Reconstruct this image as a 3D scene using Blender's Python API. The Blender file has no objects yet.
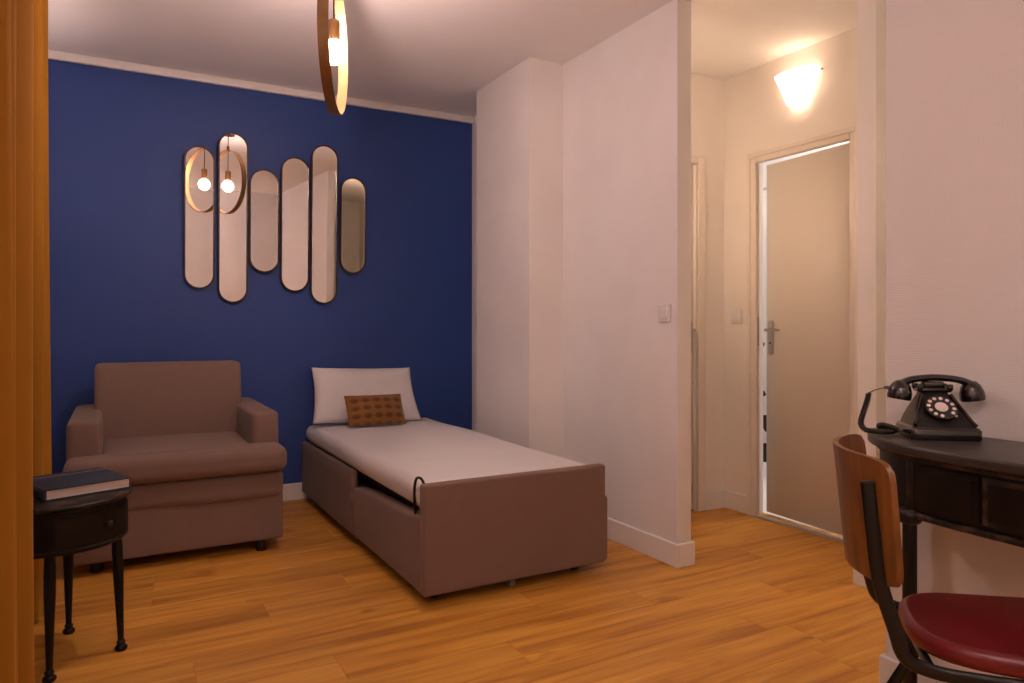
import bpy, bmesh, math, random
from mathutils import Vector, Matrix
R = math.radians
PI = math.pi
scene = bpy.context.scene
COL = scene.collection
random.seed(7)

# ------------------------------------------------------------------ camera, world, light, exposure
CAM_H = 1.07
CAM_YAW = math.atan(397 / 712)
cam_d = bpy.data.cameras.new('camera'); cam = bpy.data.objects.new('camera', cam_d); COL.objects.link(cam)
cam_d.sensor_width = 36; cam_d.lens = 712 / 1024 * 36; cam_d.shift_y = -15.5 / 1024
cam_d.clip_start = 0.02
cam.location = (0, 0, CAM_H); cam.rotation_euler = (R(90), 0, -CAM_YAW)
scene.camera = cam
world = bpy.data.worlds.new('evening'); scene.world = world; world.use_nodes = True
world.node_tree.nodes['Background'].inputs[0].default_value = (0.25, 0.32, 0.5, 1)
world.node_tree.nodes['Background'].inputs[1].default_value = 0.06
vs = scene.view_settings
vs.view_transform = 'Standard'; vs.look = 'None'; vs.gamma = 1; vs.use_curve_mapping = False
vs.exposure = 0.2
WARM = (1.0, 0.70, 0.645)
PENDANT_L = 310      # radiance of the pendant bulb
SCONCE_L = 2.2        # radiance of the wall lamp's glass
SCONCE_BULB = 12
HALL_FILL_L = 12.5        # glass of an unseen lamp added to brighten the hall
FILL_UPLIGHT = 1600  # bulbs of unseen wall uplights added to brighten the ceiling
CEIL_FILL_L = 27.5   # flush fill lamp added behind the photographer
BATH_FILL_L = 120  # radiance of the added bathroom lamp

# ------------------------------------------------------------------ materials
def new_mat(name):
    m = bpy.data.materials.new(name); m.use_nodes = True
    return m, m.node_tree.nodes, m.node_tree.links, m.node_tree.nodes['Principled BSDF']
def plain(name, c, rough=0.5, metal=0.0, spec=0.5, sheen=0, coat=0):
    m, n, l, b = new_mat(name)
    b.inputs['Base Color'].default_value = (*c, 1); b.inputs['Roughness'].default_value = rough
    b.inputs['Metallic'].default_value = metal; b.inputs['Specular IOR Level'].default_value = spec
    if sheen: b.inputs['Sheen Weight'].default_value = sheen
    if coat: b.inputs['Coat Weight'].default_value = coat
    return m
def noisy(name, c1, c2, scale=8, rough=0.5, metal=0, bump=0.0, bscale=200, detail=4, lo=0.35, hi=0.65, spec=0.5, sheen=0, stretch=(1,1,1), coords='Object', bstretch=None):
    m, n, l, b = new_mat(name)
    tc = n.new('ShaderNodeTexCoord'); mp = n.new('ShaderNodeMapping'); mp.inputs['Scale'].default_value = stretch
    nz = n.new('ShaderNodeTexNoise'); nz.inputs['Scale'].default_value = scale; nz.inputs['Detail'].default_value = detail
    rp = n.new('ShaderNodeValToRGB'); e = rp.color_ramp.elements
    e[0].position = lo; e[1].position = hi; e[0].color = (*c1, 1); e[1].color = (*c2, 1)
    l.new(tc.outputs[coords], mp.inputs[0]); l.new(mp.outputs[0], nz.inputs['Vector']); l.new(nz.outputs[0], rp.inputs[0])
    l.new(rp.outputs[0], b.inputs['Base Color'])
    b.inputs['Roughness'].default_value = rough; b.inputs['Metallic'].default_value = metal
    b.inputs['Specular IOR Level'].default_value = spec
    if sheen: b.inputs['Sheen Weight'].default_value = sheen
    if bump:
        nb = n.new('ShaderNodeTexNoise'); nb.inputs['Scale'].default_value = bscale; nb.inputs['Detail'].default_value = 3
        mb = n.new('ShaderNodeMapping'); mb.inputs['Scale'].default_value = bstretch or (1, 1, 1)
        l.new(tc.outputs[coords], mb.inputs[0]); l.new(mb.outputs[0], nb.inputs['Vector'])
        bp = n.new('ShaderNodeBump'); bp.inputs['Strength'].default_value = bump; bp.inputs['Distance'].default_value = 0.002
        l.new(nb.outputs[0], bp.inputs['Height']); l.new(bp.outputs[0], b.inputs['Normal'])
    return m
def ribbed_wall(name, c, pitch, strength, rough=0.6, axis=2, spec=0.4):
    m, n, l, b = new_mat(name)
    tc = n.new('ShaderNodeTexCoord'); nz = n.new('ShaderNodeTexNoise'); nz.inputs['Scale'].default_value = 60
    sep = n.new('ShaderNodeSeparateXYZ'); l.new(tc.outputs['Object'], sep.inputs[0]); l.new(tc.outputs['Object'], nz.inputs['Vector'])
    a = n.new('ShaderNodeMath'); a.operation = 'MULTIPLY'; a.inputs[1].default_value = 2 * PI / pitch; l.new(sep.outputs[axis], a.inputs[0])
    nm = n.new('ShaderNodeMath'); nm.operation = 'MULTIPLY_ADD'; nm.inputs[1].default_value = 5.0; l.new(nz.outputs[0], nm.inputs[0]); l.new(a.outputs[0], nm.inputs[2])
    s = n.new('ShaderNodeMath'); s.operation = 'SINE'; l.new(nm.outputs[0], s.inputs[0])
    bp = n.new('ShaderNodeBump'); bp.inputs['Strength'].default_value = strength; bp.inputs['Distance'].default_value = 0.0012
    l.new(s.outputs[0], bp.inputs['Height']); l.new(bp.outputs[0], b.inputs['Normal'])
    nz2 = n.new('ShaderNodeTexNoise'); nz2.inputs['Scale'].default_value = 3; l.new(tc.outputs['Object'], nz2.inputs['Vector'])
    mx = n.new('ShaderNodeMix'); mx.data_type = 'RGBA'; mx.inputs[6].default_value = (*[x * 0.95 for x in c], 1); mx.inputs[7].default_value = (*c, 1)
    l.new(nz2.outputs[0], mx.inputs[0]); l.new(mx.outputs[2], b.inputs['Base Color'])
    b.inputs['Roughness'].default_value = rough; b.inputs['Specular IOR Level'].default_value = spec
    return m
def emitter(name, c, s):
    m, n, l, b = new_mat(name)
    b.inputs['Base Color'].default_value = (0.8, 0.8, 0.8, 1)
    b.inputs['Emission Color'].default_value = (*c, 1); b.inputs['Emission Strength'].default_value = s
    return m

M = {}
M['wall'] = noisy('painted_wall', (0.78, 0.76, 0.74), (0.82, 0.80, 0.78), 3, 0.6, bump=0.12, bscale=160)
M['wall_rib'] = ribbed_wall('ribbed_wallpaper', (0.80, 0.78, 0.77), 0.0050, 0.26)
M['ceiling'] = noisy('ceiling_paint', (0.87, 0.85, 0.83), (0.89, 0.87, 0.85), 2, 0.75, bump=0.15, bscale=90)
M['blue'] = ribbed_wall('blue_paint', (0.026, 0.068, 0.270), 0.008, 0.14, 0.5, 2, 0.35)
M['trim'] = plain('white_trim', (0.80, 0.78, 0.76), 0.4)
M['door'] = noisy('door_paint', (0.76, 0.70, 0.62), (0.78, 0.72, 0.64), 2, 0.4)
M['hallwall'] = noisy('hall_wall', (0.80, 0.75, 0.69), (0.83, 0.78, 0.72), 3, 0.55, bump=0.12, bscale=160)
M['chrome'] = plain('brushed_nickel', (0.55, 0.53, 0.5), 0.32, 1)
M['plastic'] = plain('white_plastic', (0.75, 0.74, 0.72), 0.35)
M['dark'] = plain('dark_gap', (0.02, 0.018, 0.016), 0.6)
M['mirror'] = plain('mirror_glass', (0.88, 0.87, 0.85), 0.0, 1)
M['bronze'] = noisy('dark_bronze', (0.025, 0.016, 0.011), (0.05, 0.03, 0.018), 20, 0.4, 0.6)
M['brass'] = noisy('aged_brass', (0.26, 0.150, 0.065), (0.32, 0.19, 0.085), 12, 0.45, 0.8)
M['cord'] = plain('black_cord', (0.02, 0.018, 0.016), 0.6)
M['taupe'] = noisy('taupe_upholstery', (0.206, 0.134, 0.107), (0.214, 0.140, 0.112), 25, 0.85, bump=0.08, bscale=900, spec=0.2, sheen=0.1)
M['sheet'] = noisy('white_sheet', (0.68, 0.66, 0.65), (0.71, 0.69, 0.68), 4, 0.8, bump=0.2, bscale=14, spec=0.2, sheen=0.1)
M['pillow'] = noisy('white_pillowcase', (0.76, 0.74, 0.73), (0.80, 0.78, 0.77), 4, 0.8, bump=0.35, bscale=16, spec=0.2, sheen=0.1)
M['blackmetal'] = plain('black_metal', (0.007, 0.0065, 0.006), 0.32, 0.0, 0.35)
M['rail'] = plain('dark_steel_rail', (0.02, 0.02, 0.021), 0.4, 0.5)
M['foot'] = plain('black_plastic_foot', (0.012, 0.011, 0.011), 0.45)
M['caster'] = plain('grey_caster', (0.30, 0.28, 0.26), 0.4)
M['tableblk'] = noisy('worn_black_paint', (0.0045, 0.0035, 0.0028), (0.010, 0.007, 0.005), 12, 0.40, 0.0, spec=0.25)
M['worn'] = noisy('rubbed_edge_paint', (0.008, 0.006, 0.005), (0.12, 0.075, 0.045), 26, 0.45, 0.0, lo=0.48, hi=0.78, spec=0.3)
M['desktop'] = noisy('satin_black_top', (0.030, 0.025, 0.022), (0.045, 0.037, 0.032), 10, 0.34, 0.0)
M['bookblue'] = noisy('navy_book_cloth', (0.018, 0.024, 0.042), (0.024, 0.031, 0.052), 200, 0.7, bump=0.2, bscale=1500)
M['bookband'] = plain('grey_band', (0.16, 0.13, 0.12), 0.5)
M['pages'] = noisy('page_edges', (0.62, 0.52, 0.44), (0.75, 0.66, 0.58), 1, 0.8, stretch=(1, 1, 500), detail=1)
M['phone'] = plain('black_bakelite', (0.008, 0.0075, 0.007), 0.16, 0, 0.6, coat=0.4)
M['phonematte'] = plain('black_phone_panel', (0.009, 0.008, 0.0075), 0.3, 0, 0.4)
M['dialwhite'] = plain('dial_white', (0.72, 0.66, 0.63), 0.4)
M['red'] = noisy('red_leatherette', (0.125, 0.007, 0.010), (0.165, 0.010, 0.014), 6, 0.33, bump=0.15, bscale=350)
M['glass_dark'] = plain('window_pane', (0.02, 0.025, 0.04), 0.03, 0, 0.6)
M['bathwall'] = plain('bathroom_white', (0.85, 0.85, 0.85), 0.35)
M['alu'] = plain('threshold_strip', (0.6, 0.57, 0.53), 0.3, 0.8)
M['velvet'] = noisy('ochre_velvet', (0.56, 0.265, 0.030), (0.66, 0.320, 0.038), 3, 0.75, bump=0.1, bscale=400, spec=0.15, sheen=0.08, stretch=(1, 1, 0.25))
M['bulb'] = emitter('warm_bulb', WARM, PENDANT_L)
M['sconce'] = emitter('sconce_glass', (1.0, 0.70, 0.50), SCONCE_L)
M['sconcebulb'] = emitter('sconce_bulb', (1.0, 0.68, 0.40), SCONCE_BULB)
M['ceilfill'] = emitter('ceiling_fill_glass', (1.0, 0.70, 0.65), CEIL_FILL_L)
M['hallfill'] = emitter('hall_fill_glass', (1.0, 0.67, 0.46), HALL_FILL_L)
M['entryfill'] = emitter('entry_fill_glass', (1.0, 0.68, 0.48), 34)
M['uplight'] = emitter('fill_uplight_bulb', (1.0, 0.70, 0.62), FILL_UPLIGHT)
M['sofafill'] = emitter('sofa_fill_bulb', (1.0, 0.72, 0.66), 210)
M['frosted'] = emitter('frosted_fill_glass', (1.0, 0.70, 0.62), 3)
M['bathfill'] = emitter('bathroom_fill_glass', (1.0, 0.84, 0.76), BATH_FILL_L)

_b = M['velvet'].node_tree.nodes['Principled BSDF']; _b.inputs['Sheen Weight'].default_value = 1.0; _b.inputs['Sheen Tint'].default_value = (1.0, 0.58, 0.16, 1); _b.inputs['Sheen Roughness'].default_value = 0.30
def floor_mat():
    m, n, l, b = new_mat('oak_laminate')
    tc = n.new('ShaderNodeTexCoord'); oi = n.new('ShaderNodeObjectInfo')
    off = n.new('ShaderNodeVectorMath'); off.operation = 'MULTIPLY_ADD'
    comb = n.new('ShaderNodeCombineXYZ')
    mm = []
    for k in (37.0, 91.0, 13.0):
        q = n.new('ShaderNodeMath'); q.operation = 'MULTIPLY'; q.inputs[1].default_value = k; l.new(oi.outputs['Random'], q.inputs[0]); mm.append(q)
    for i in range(3): l.new(mm[i].outputs[0], comb.inputs[i])
    add = n.new('ShaderNodeVectorMath'); add.operation = 'ADD'; l.new(tc.outputs['Object'], add.inputs[0]); l.new(comb.outputs[0], add.inputs[1])
    def noise(scale, detail, dist):
        mp = n.new('ShaderNodeMapping'); mp.inputs['Scale'].default_value = scale; l.new(add.outputs[0], mp.inputs[0])
        z = n.new('ShaderNodeTexNoise'); z.inputs['Scale'].default_value = 1; z.inputs['Detail'].default_value = detail; z.inputs['Distortion'].default_value = dist
        l.new(mp.outputs[0], z.inputs['Vector']); return z
    g1 = noise((1.3, 16, 1), 5, 0.9); g2 = noise((4, 110, 1), 4, 0.3); g3 = noise((2.6, 7, 1), 2, 0.6)
    r1 = n.new('ShaderNodeValToRGB'); e = r1.color_ramp.elements
    e[0].position = 0.30; e[0].color = (0.47, 0.190, 0.026, 1); e[1].position = 0.68; e[1].color = (0.82, 0.430, 0.078, 1)
    x = e.new(0.47); x.color = (0.68, 0.318, 0.049, 1)
    l.new(g1.outputs[0], r1.inputs[0])
    r2 = n.new('ShaderNodeValToRGB'); e = r2.color_ramp.elements
    e[0].position = 0.30; e[0].color = (0.84, 0.80, 0.74, 1); e[1].position = 0.62; e[1].color = (1, 1, 1, 1); l.new(g2.outputs[0], r2.inputs[0])
    r3 = n.new('ShaderNodeValToRGB'); e = r3.color_ramp.elements
    e[0].position = 0.24; e[0].color = (0.55, 0.45, 0.36, 1); e[1].position = 0.36; e[1].color = (1, 1, 1, 1); l.new(g3.outputs[0], r3.inputs[0])
    m1 = n.new('ShaderNodeMix'); m1.data_type = 'RGBA'; m1.blend_type = 'MULTIPLY'; m1.inputs[0].default_value = 0.85
    l.new(r1.outputs[0], m1.inputs[6]); l.new(r2.outputs[0], m1.inputs[7])
    m2 = n.new('ShaderNodeMix'); m2.data_type = 'RGBA'; m2.blend_type = 'MULTIPLY'; m2.inputs[0].default_value = 0.8
    l.new(m1.outputs[2], m2.inputs[6]); l.new(r3.outputs[0], m2.inputs[7])
    hs = n.new('ShaderNodeHueSaturation'); vr = n.new('ShaderNodeMapRange'); vr.inputs[3].default_value = 0.88; vr.inputs[4].default_value = 1.06
    l.new(oi.outputs['Random'], vr.inputs[0]); l.new(vr.outputs[0], hs.inputs['Value']); l.new(m2.outputs[2], hs.inputs['Color'])
    l.new(hs.outputs[0], b.inputs['Base Color'])
    b.inputs['Roughness'].default_value = 0.42; b.inputs['Specular IOR Level'].default_value = 0.4
    bp = n.new('ShaderNodeBump'); bp.inputs['Strength'].default_value = 0.12; bp.inputs['Distance'].default_value = 0.001
    l.new(g2.outputs[0], bp.inputs['Height']); l.new(bp.outputs[0], b.inputs['Normal'])
    return m
M['floor'] = floor_mat()

def wood_back():
    m, n, l, b = new_mat('walnut_ply')
    tc = n.new('ShaderNodeTexCoord'); mp = n.new('ShaderNodeMapping'); mp.inputs['Scale'].default_value = (9, 9, 1.2)
    z = n.new('ShaderNodeTexNoise'); z.inputs['Scale'].default_value = 4; z.inputs['Detail'].default_value = 6; z.inputs['Distortion'].default_value = 0.8
    r = n.new('ShaderNodeValToRGB'); e = r.color_ramp.elements
    e[0].position = 0.3; e[0].color = (0.100, 0.036, 0.009, 1); e[1].position = 0.7; e[1].color = (0.225, 0.090, 0.020, 1)
    l.new(tc.outputs['Object'], mp.inputs[0]); l.new(mp.outputs[0], z.inputs['Vector']); l.new(z.outputs[0], r.inputs[0]); l.new(r.outputs[0], b.inputs['Base Color'])
    b.inputs['Roughness'].default_value = 0.35
    return m
M['ply'] = wood_back()

def fan_fabric():
    # rows and columns of small printed fans on ochre velvet
    m, n, l, b = new_mat('ochre_fan_print')
    tc = n.new('ShaderNodeTexCoord'); sep = n.new('ShaderNodeSeparateXYZ'); l.new(tc.outputs['Object'], sep.inputs[0])
    def math_(op, a, bb=None, c=None):
        q = n.new('ShaderNodeMath'); q.operation = op
        for i, v in enumerate((a, bb, c)):
            if v is None: continue
            if isinstance(v, (int, float)): q.inputs[i].default_value = v
            else: l.new(v, q.inputs[i])
        return q.outputs[0]
    px, py = 0.0660, 0.0490
    fu = math_('SUBTRACT', math_('FRACT', math_('ADD', math_('DIVIDE', sep.outputs[0], px), 10.5)), 0.5)
    fv = math_('SUBTRACT', math_('FRACT', math_('ADD', math_('DIVIDE', sep.outputs[1], py), 10.5)), 0.5)
    U = math_('MULTIPLY', fu, px); V = math_('MULTIPLY_ADD', fv, py, 0.016)
    r = math_('SQRT', math_('ADD', math_('MULTIPLY', U, U), math_('MULTIPLY', V, V)))
    ang = math_('ARCTAN2', U, V)
    inside = math_('MULTIPLY', math_('LESS_THAN', r, 0.0315), math_('LESS_THAN', math_('ABSOLUTE', ang), 1.15))
    rays = math_('GREATER_THAN', math_('COSINE', math_('MULTIPLY', ang, 11)), -0.8)
    rim = math_('GREATER_THAN', math_('ABSOLUTE', math_('SUBTRACT', r, 0.0255)), 0.0009)
    fan = math_('MULTIPLY', inside, math_('MULTIPLY', rim, rays))
    mx = n.new('ShaderNodeMix'); mx.data_type = 'RGBA'
    mx.inputs[6].default_value = (0.25, 0.105, 0.012, 1); mx.inputs[7].default_value = (0.070, 0.020, 0.003, 1)
    l.new(fan, mx.inputs[0]); l.new(mx.outputs[2], b.inputs['Base Color'])
    b.inputs['Roughness'].default_value = 0.75; b.inputs['Sheen Weight'].default_value = 0.3
    return m
M['fan'] = fan_fabric()

def gap_print_mat():
    m, n, l, b = new_mat('dark_shape_print')
    tc = n.new('ShaderNodeTexCoord'); z = n.new('ShaderNodeTexNoise'); z.inputs['Scale'].default_value = 7
    l.new(tc.outputs['Object'], z.inputs['Vector'])
    r = n.new('ShaderNodeValToRGB'); r.color_ramp.interpolation = 'CONSTANT'; e = r.color_ramp.elements
    e[0].color = (0.015, 0.015, 0.02, 1); e[1].position = 0.47; e[1].color = (0.8, 0.8, 0.8, 1)
    sp_ = n.new('ShaderNodeSeparateXYZ'); l.new(tc.outputs['Object'], sp_.inputs[0])
    up_ = n.new('ShaderNodeMath'); up_.operation = 'GREATER_THAN'; up_.inputs[1].default_value = 1.0; l.new(sp_.outputs[2], up_.inputs[0])
    ad_ = n.new('ShaderNodeMath'); ad_.operation = 'ADD'; l.new(up_.outputs[0], ad_.inputs[0]); l.new(z.outputs[0], ad_.inputs[1])
    l.new(ad_.outputs[0], r.inputs[0]); l.new(r.outputs[0], b.inputs['Base Color'])
    return m
M['gap_print'] = gap_print_mat()

# ------------------------------------------------------------------ mesh helpers
def link(name, me, mat, parent=None, smooth=False, angle=40):
    o = bpy.data.objects.new(name, me); COL.objects.link(o)
    if mat is not None and not me.materials: me.materials.append(M[mat] if isinstance(mat, str) else mat)
    if smooth:
        me.shade_smooth()
        if angle < 180: me.set_sharp_from_angle(angle=R(angle))
    if parent: o.parent = parent
    return o
def obj(name, bm, mat, parent=None, smooth=False, angle=40):
    me = bpy.data.meshes.new(name)
    bmesh.ops.recalc_face_normals(bm, faces=bm.faces)
    bm.to_mesh(me); bm.free()
    return link(name, me, mat, parent, smooth, angle)
def tag(o, label, cat, group=None, kind=None):
    o['label'] = label; o['category'] = cat
    if group: o['group'] = group
    if kind: o['kind'] = kind
    return o
def thing(name, label, cat, loc=(0, 0, 0), rotz=0, group=None, kind=None):
    o = bpy.data.objects.new(name, None); COL.objects.link(o); o.empty_display_size = 0.1
    o.location = loc; o.rotation_euler = (0, 0, rotz)
    return tag(o, label, cat, group, kind)
def bx(bm, x0, x1, y0, y1, z0, z1, bevel=0, seg=2):
    t = bmesh.new()
    bmesh.ops.create_cube(t, size=1)
    for v in t.verts:
        v.co = Vector((x0 if v.co.x < 0 else x1, y0 if v.co.y < 0 else y1, z0 if v.co.z < 0 else z1))
    if bevel: bmesh.ops.bevel(t, geom=t.edges[:], offset=bevel, segments=seg, profile=0.5, affect='EDGES')
    merge(bm, t)
    return bm
def merge(bm, t, mat=None):
    me = bpy.data.meshes.new('tmp'); t.to_mesh(me); t.free()
    if mat is not None: me.transform(mat)
    bm.from_mesh(me); bpy.data.meshes.remove(me)
def box(name, x0, x1, y0, y1, z0, z1, mat, parent=None, bevel=0, seg=2):
    bm = bmesh.new(); bx(bm, x0, x1, y0, y1, z0, z1, bevel, seg)
    return obj(name, bm, mat, parent, smooth=bevel > 0, angle=50)
def rounded(sx, sy, sz, r, n=6, warp=None, cx=0, cy=0, cz=0):
    """soft box centred on (cx, cy, cz); warp(x,y,z)->(x,y,z) shapes it"""
    bm = bmesh.new()
    bmesh.ops.create_cube(bm, size=2)
    bmesh.ops.subdivide_edges(bm, edges=bm.edges[:], cuts=n * 2 + 1, use_grid_fill=True)
    h = (sx / 2, sy / 2, sz / 2)
    for v in bm.verts:
        p = []; q = []
        for i in range(3):
            rr = min(r, h[i] * 0.98); t = v.co[i]
            # more samples near the rounded rim
            inner = h[i] - rr; a = abs(t); s = 1 if t >= 0 else -1
            w = a / 0.6 * inner if a < 0.6 else inner + (a - 0.6) / 0.4 * rr
            p.append(s * w); q.append(s * min(w, inner))
        p = Vector(p); q = Vector(q); d = p - q
        if d.length > 1e-9:
            m = max(abs(d.x), abs(d.y), abs(d.z)); d = d.normalized() * m
        c = q + d
        if warp: c = Vector(warp(c.x, c.y, c.z))
        v.co = c + Vector((cx, cy, cz))
    return bm
def lathe(bm, prof, seg=24, axis=(0, 0, 1), origin=(0, 0, 0), caps=True):
    t = bmesh.new(); rings = []
    for r, z in prof:
        rings.append([t.verts.new((r * math.cos(2 * PI * i / seg), r * math.sin(2 * PI * i / seg), z)) for i in range(seg)])
    for a, b in zip(rings, rings[1:]):
        for i in range(seg): t.faces.new((a[i], a[(i + 1) % seg], b[(i + 1) % seg], b[i]))
    if caps:
        if prof[0][0] > 1e-6: t.faces.new(list(reversed(rings[0])))
        if prof[-1][0] > 1e-6: t.faces.new(rings[-1])
    bmesh.ops.remove_doubles(t, verts=t.verts, dist=1e-7)
    q = Vector((0, 0, 1)).rotation_difference(Vector(axis).normalized()).to_matrix().to_4x4()
    merge(bm, t, Matrix.Translation(origin) @ q)
    return bm
def catmull(pts, n=6):
    pts = [Vector(p) for p in pts]; out = []
    for i in range(len(pts) - 1):
        p0 = pts[max(i - 1, 0)]; p1 = pts[i]; p2 = pts[i + 1]; p3 = pts[min(i + 2, len(pts) - 1)]
        for k in range(n):
            t = k / n
            out.append(0.5 * ((2 * p1) + (p2 - p0) * t + (2 * p0 - 5 * p1 + 4 * p2 - p3) * t * t + (3 * p1 - p0 - 3 * p2 + p3) * t ** 3))
    out.append(pts[-1]); return out
def tube(bm, pts, r, seg=10, flat=None, up=(0, 0, 1), radii=None):
    """round tube along pts; flat=(a,b) gives an oval section with a along 'up' x tangent"""
    pts = [Vector(p) for p in pts]; t = bmesh.new(); rings = []
    N = None
    for i, p in enumerate(pts):
        tg = (pts[min(i + 1, len(pts) - 1)] - pts[max(i - 1, 0)]).normalized()
        if N is None:
            u = Vector(up)
            if abs(u.dot(tg)) > 0.95: u = Vector((1, 0, 0))
            N = (u - tg * u.dot(tg)).normalized()
        else: N = (N - tg * N.dot(tg)).normalized()
        B = tg.cross(N)
        ra, rb = flat if flat else (r, r)
        if radii: ra = rb = radii[i]
        rings.append([t.verts.new(p + N * (ra * math.cos(2 * PI * k / seg)) + B * (rb * math.sin(2 * PI * k / seg))) for k in range(seg)])
    for a, b in zip(rings, rings[1:]):
        for i in range(seg): t.faces.new((a[i], a[(i + 1) % seg], b[(i + 1) % seg], b[i]))
    t.faces.new(list(reversed(rings[0]))); t.faces.new(rings[-1])
    merge(bm, t); return bm
def prism(bm, outline, z0, z1, r=0.0, n=4, crown=0.0):
    """outline (CCW plan points) pulled from z0 to z1 with rounded rims"""
    P = [Vector((x, y)) for x, y in outline]; N = []
    for i, p in enumerate(P):
        a = (p - P[i - 1]); b = (P[(i + 1) % len(P)] - p)
        na = Vector((a.y, -a.x)).normalized(); nb = Vector((b.y, -b.x)).normalized()
        N.append((na + nb).normalized() / max(0.5, math.cos(na.angle(nb, 0) / 2)))
    t = bmesh.new(); rings = []
    def ring(off, z): rings.append([t.verts.new((p.x - q.x * off, p.y - q.y * off, z)) for p, q in zip(P, N)])
    if r > 0:
        for k in range(n + 1):
            a = PI / 2 * k / n; ring(r * (1 - math.sin(a)), z0 + r * (1 - math.cos(a)))
        for k in range(n + 1):
            a = PI / 2 * k / n; ring(r * (1 - math.cos(a)), z1 - r * (1 - math.sin(a)))
    else: ring(0, z0); ring(0, z1)
    m = len(P)
    for a, b in zip(rings, rings[1:]):
        for i in range(m): t.faces.new((a[i], a[(i + 1) % m], b[(i + 1) % m], b[i]))
    t.faces.new(list(reversed(rings[0]))); t.faces.new(rings[-1])
    merge(bm, t); return bm
def round_poly(pts, rad, n=5):
    """round the corners of a plan polygon"""
    out = []; P = [Vector(p) for p in pts]
    for i, p in enumerate(P):
        a = (P[i - 1] - p); b = (P[(i + 1) % len(P)] - p)
        r = rad[i] if isinstance(rad, (list, tuple)) else rad
        d = min(r, a.length * 0.49, b.length * 0.49)
        s = p + a.normalized() * d; e = p + b.normalized() * d
        for k in range(n + 1):
            t = k / n; out.append(tuple((1 - t) ** 2 * s + 2 * t * (1 - t) * p + t * t * e))
    return out
def dup(root, loc=None, rotz=None):
    r = root.copy(); COL.objects.link(r)
    if loc: r.location = loc
    if rotz is not None: r.rotation_euler = (0, 0, rotz)
    for ch in list(root.children):
        c = ch.copy(); COL.objects.link(c); c.parent = r
        for g in ch.children:
            d = g.copy(); COL.objects.link(d); d.parent = c
    return r
def struct(name, boxes, mat, label, cat, parent=None, bevel=0):
    bm = bmesh.new()
    for b in boxes: bx(bm, *b, bevel)
    o = obj(name, bm, mat, parent)
    if not parent: tag(o, label, cat, kind='structure')
    return o

# ------------------------------------------------------------------ the setting
H = 2.525
YB = 4.48          # blue wall
XL = -0.50         # window wall
XR = 1.975         # ribbed desk wall
XP = 2.178         # partition
XH = 3.15          # hall wall with the ajar door
YH = 3.07          # hall end wall
YR = -1.40         # wall behind the photographer

floor = struct('floor', [(XL - 0.1, 3.25, YR - 0.1, YB + 0.1, -0.08, -0.012)], 'dark', 'warm oak laminate floor of long planks', 'floor')
PW, PL, PT = 0.185, 1.2, 0.012
plank_cache = {}
def plank_mesh(L, W):
    key = (round(L, 3), round(W, 3))
    if key in plank_cache: return plank_cache[key]
    c = 0.0011
    x0, x1, y0, y1 = 0.0004, L - 0.0004, 0.0004, W - 0.0004
    vs_ = [(x0, y0, -PT), (x1, y0, -PT), (x1, y1, -PT), (x0, y1, -PT), (x0, y0, -c), (x1, y0, -c), (x1, y1, -c), (x0, y1, -c),
           (x0 + c, y0 + c, 0), (x1 - c, y0 + c, 0), (x1 - c, y1 - c, 0), (x0 + c, y1 - c, 0)]
    fs = [(3, 2, 1, 0)]
    for b in (0, 4):
        for i in range(4): fs.append((b + i, b + (i + 1) % 4, b + 4 + (i + 1) % 4, b + 4 + i))
    fs.append((8, 9, 10, 11))
    me = bpy.data.meshes.new('plank'); me.from_pydata(vs_, [], fs); me.materials.append(M['floor']); plank_cache[key] = me
    return me
known = {0: 1.16, -1: 2.01, -2: 0.90, -3: 2.02, 2: 0.216, 1: 0.62, 6: 0.126, 3: 1.0, 4: 0.5, 5: 0.85}
FX0, FX1, FY0, FY1 = XL, XH + 0.1, YR, YB
i = -18
while True:
    y0 = 1.935 + i * PW; y1 = y0 + PW
    if y0 >= FY1: break
    a, b = max(y0, FY0), min(y1, FY1)
    if b - a > 0.01:
        e = known.get(i, random.uniform(0, PL))
        x = e - math.ceil((e - FX0) / PL) * PL
        while x < FX1:
            xa, xb = max(x, FX0), min(x + PL, FX1)
            if xb - xa > 0.02:
                p = link('plank', plank_mesh(xb - xa, b - a), None, floor); p.location = (xa, a, 0)
            x += PL
    i += 1

struct('ceiling', [(XL - 0.1, 4.7, YR - 0.1, YB + 0.1, H, H + 0.08)], 'ceiling', 'plain white plaster ceiling', 'ceiling')
struct('wall_back', [(XL - 0.1, XP + 0.08, YB, YB + 0.1, 0, H)], 'blue', 'deep blue textured wall behind the bed', 'wall')
WY0, WY1, WZ0, WZ1 = 2.0, 3.0, 0.15, 2.2
struct('wall_left', [(XL - 0.1, XL, YR, WY0, 0, H), (XL - 0.1, XL, WY1, YB, 0, H), (XL - 0.1, XL, WY0, WY1, 0, WZ0), (XL - 0.1, XL, WY0, WY1, WZ1, H)], 'wall', 'off white window wall behind the ochre curtains', 'wall')
struct('wall_rear', [(XL - 0.1, 3.25, YR - 0.1, YR, 0, H)], 'wall', 'plain off white wall facing the blue wall', 'wall')
struct('wall_right', [(XR, XR + 0.08, YR, 1.29, 0, H)], 'wall_rib', 'off white wall with fine horizontal ribbed wallpaper behind the desk', 'wall')
struct('wall_partition', [(XP, XP + 0.08, 2.40, YB, 0, H)], 'wall', 'white partition wall beside the bed', 'wall')
struct('wall_column', [(1.957, XP, 3.32, 3.96, 0, H)], 'wall', 'white boxed out column on the partition wall', 'wall')
struct('wall_entry', [(2.69, XH, 1.80, 1.88, 0, H)], 'wall', 'short white wall end beside the hall door', 'wall')
struct('wall_hall_back', [(2.93, XH, YH, YH + 0.08, 0, H), (XP + 0.08, 2.93, YH, YH + 0.08, 2.02, H)], 'hallwall', 'cream hall end wall', 'wall')
DY0, DY1, DZ = 2.240, 2.823, 1.985
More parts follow.
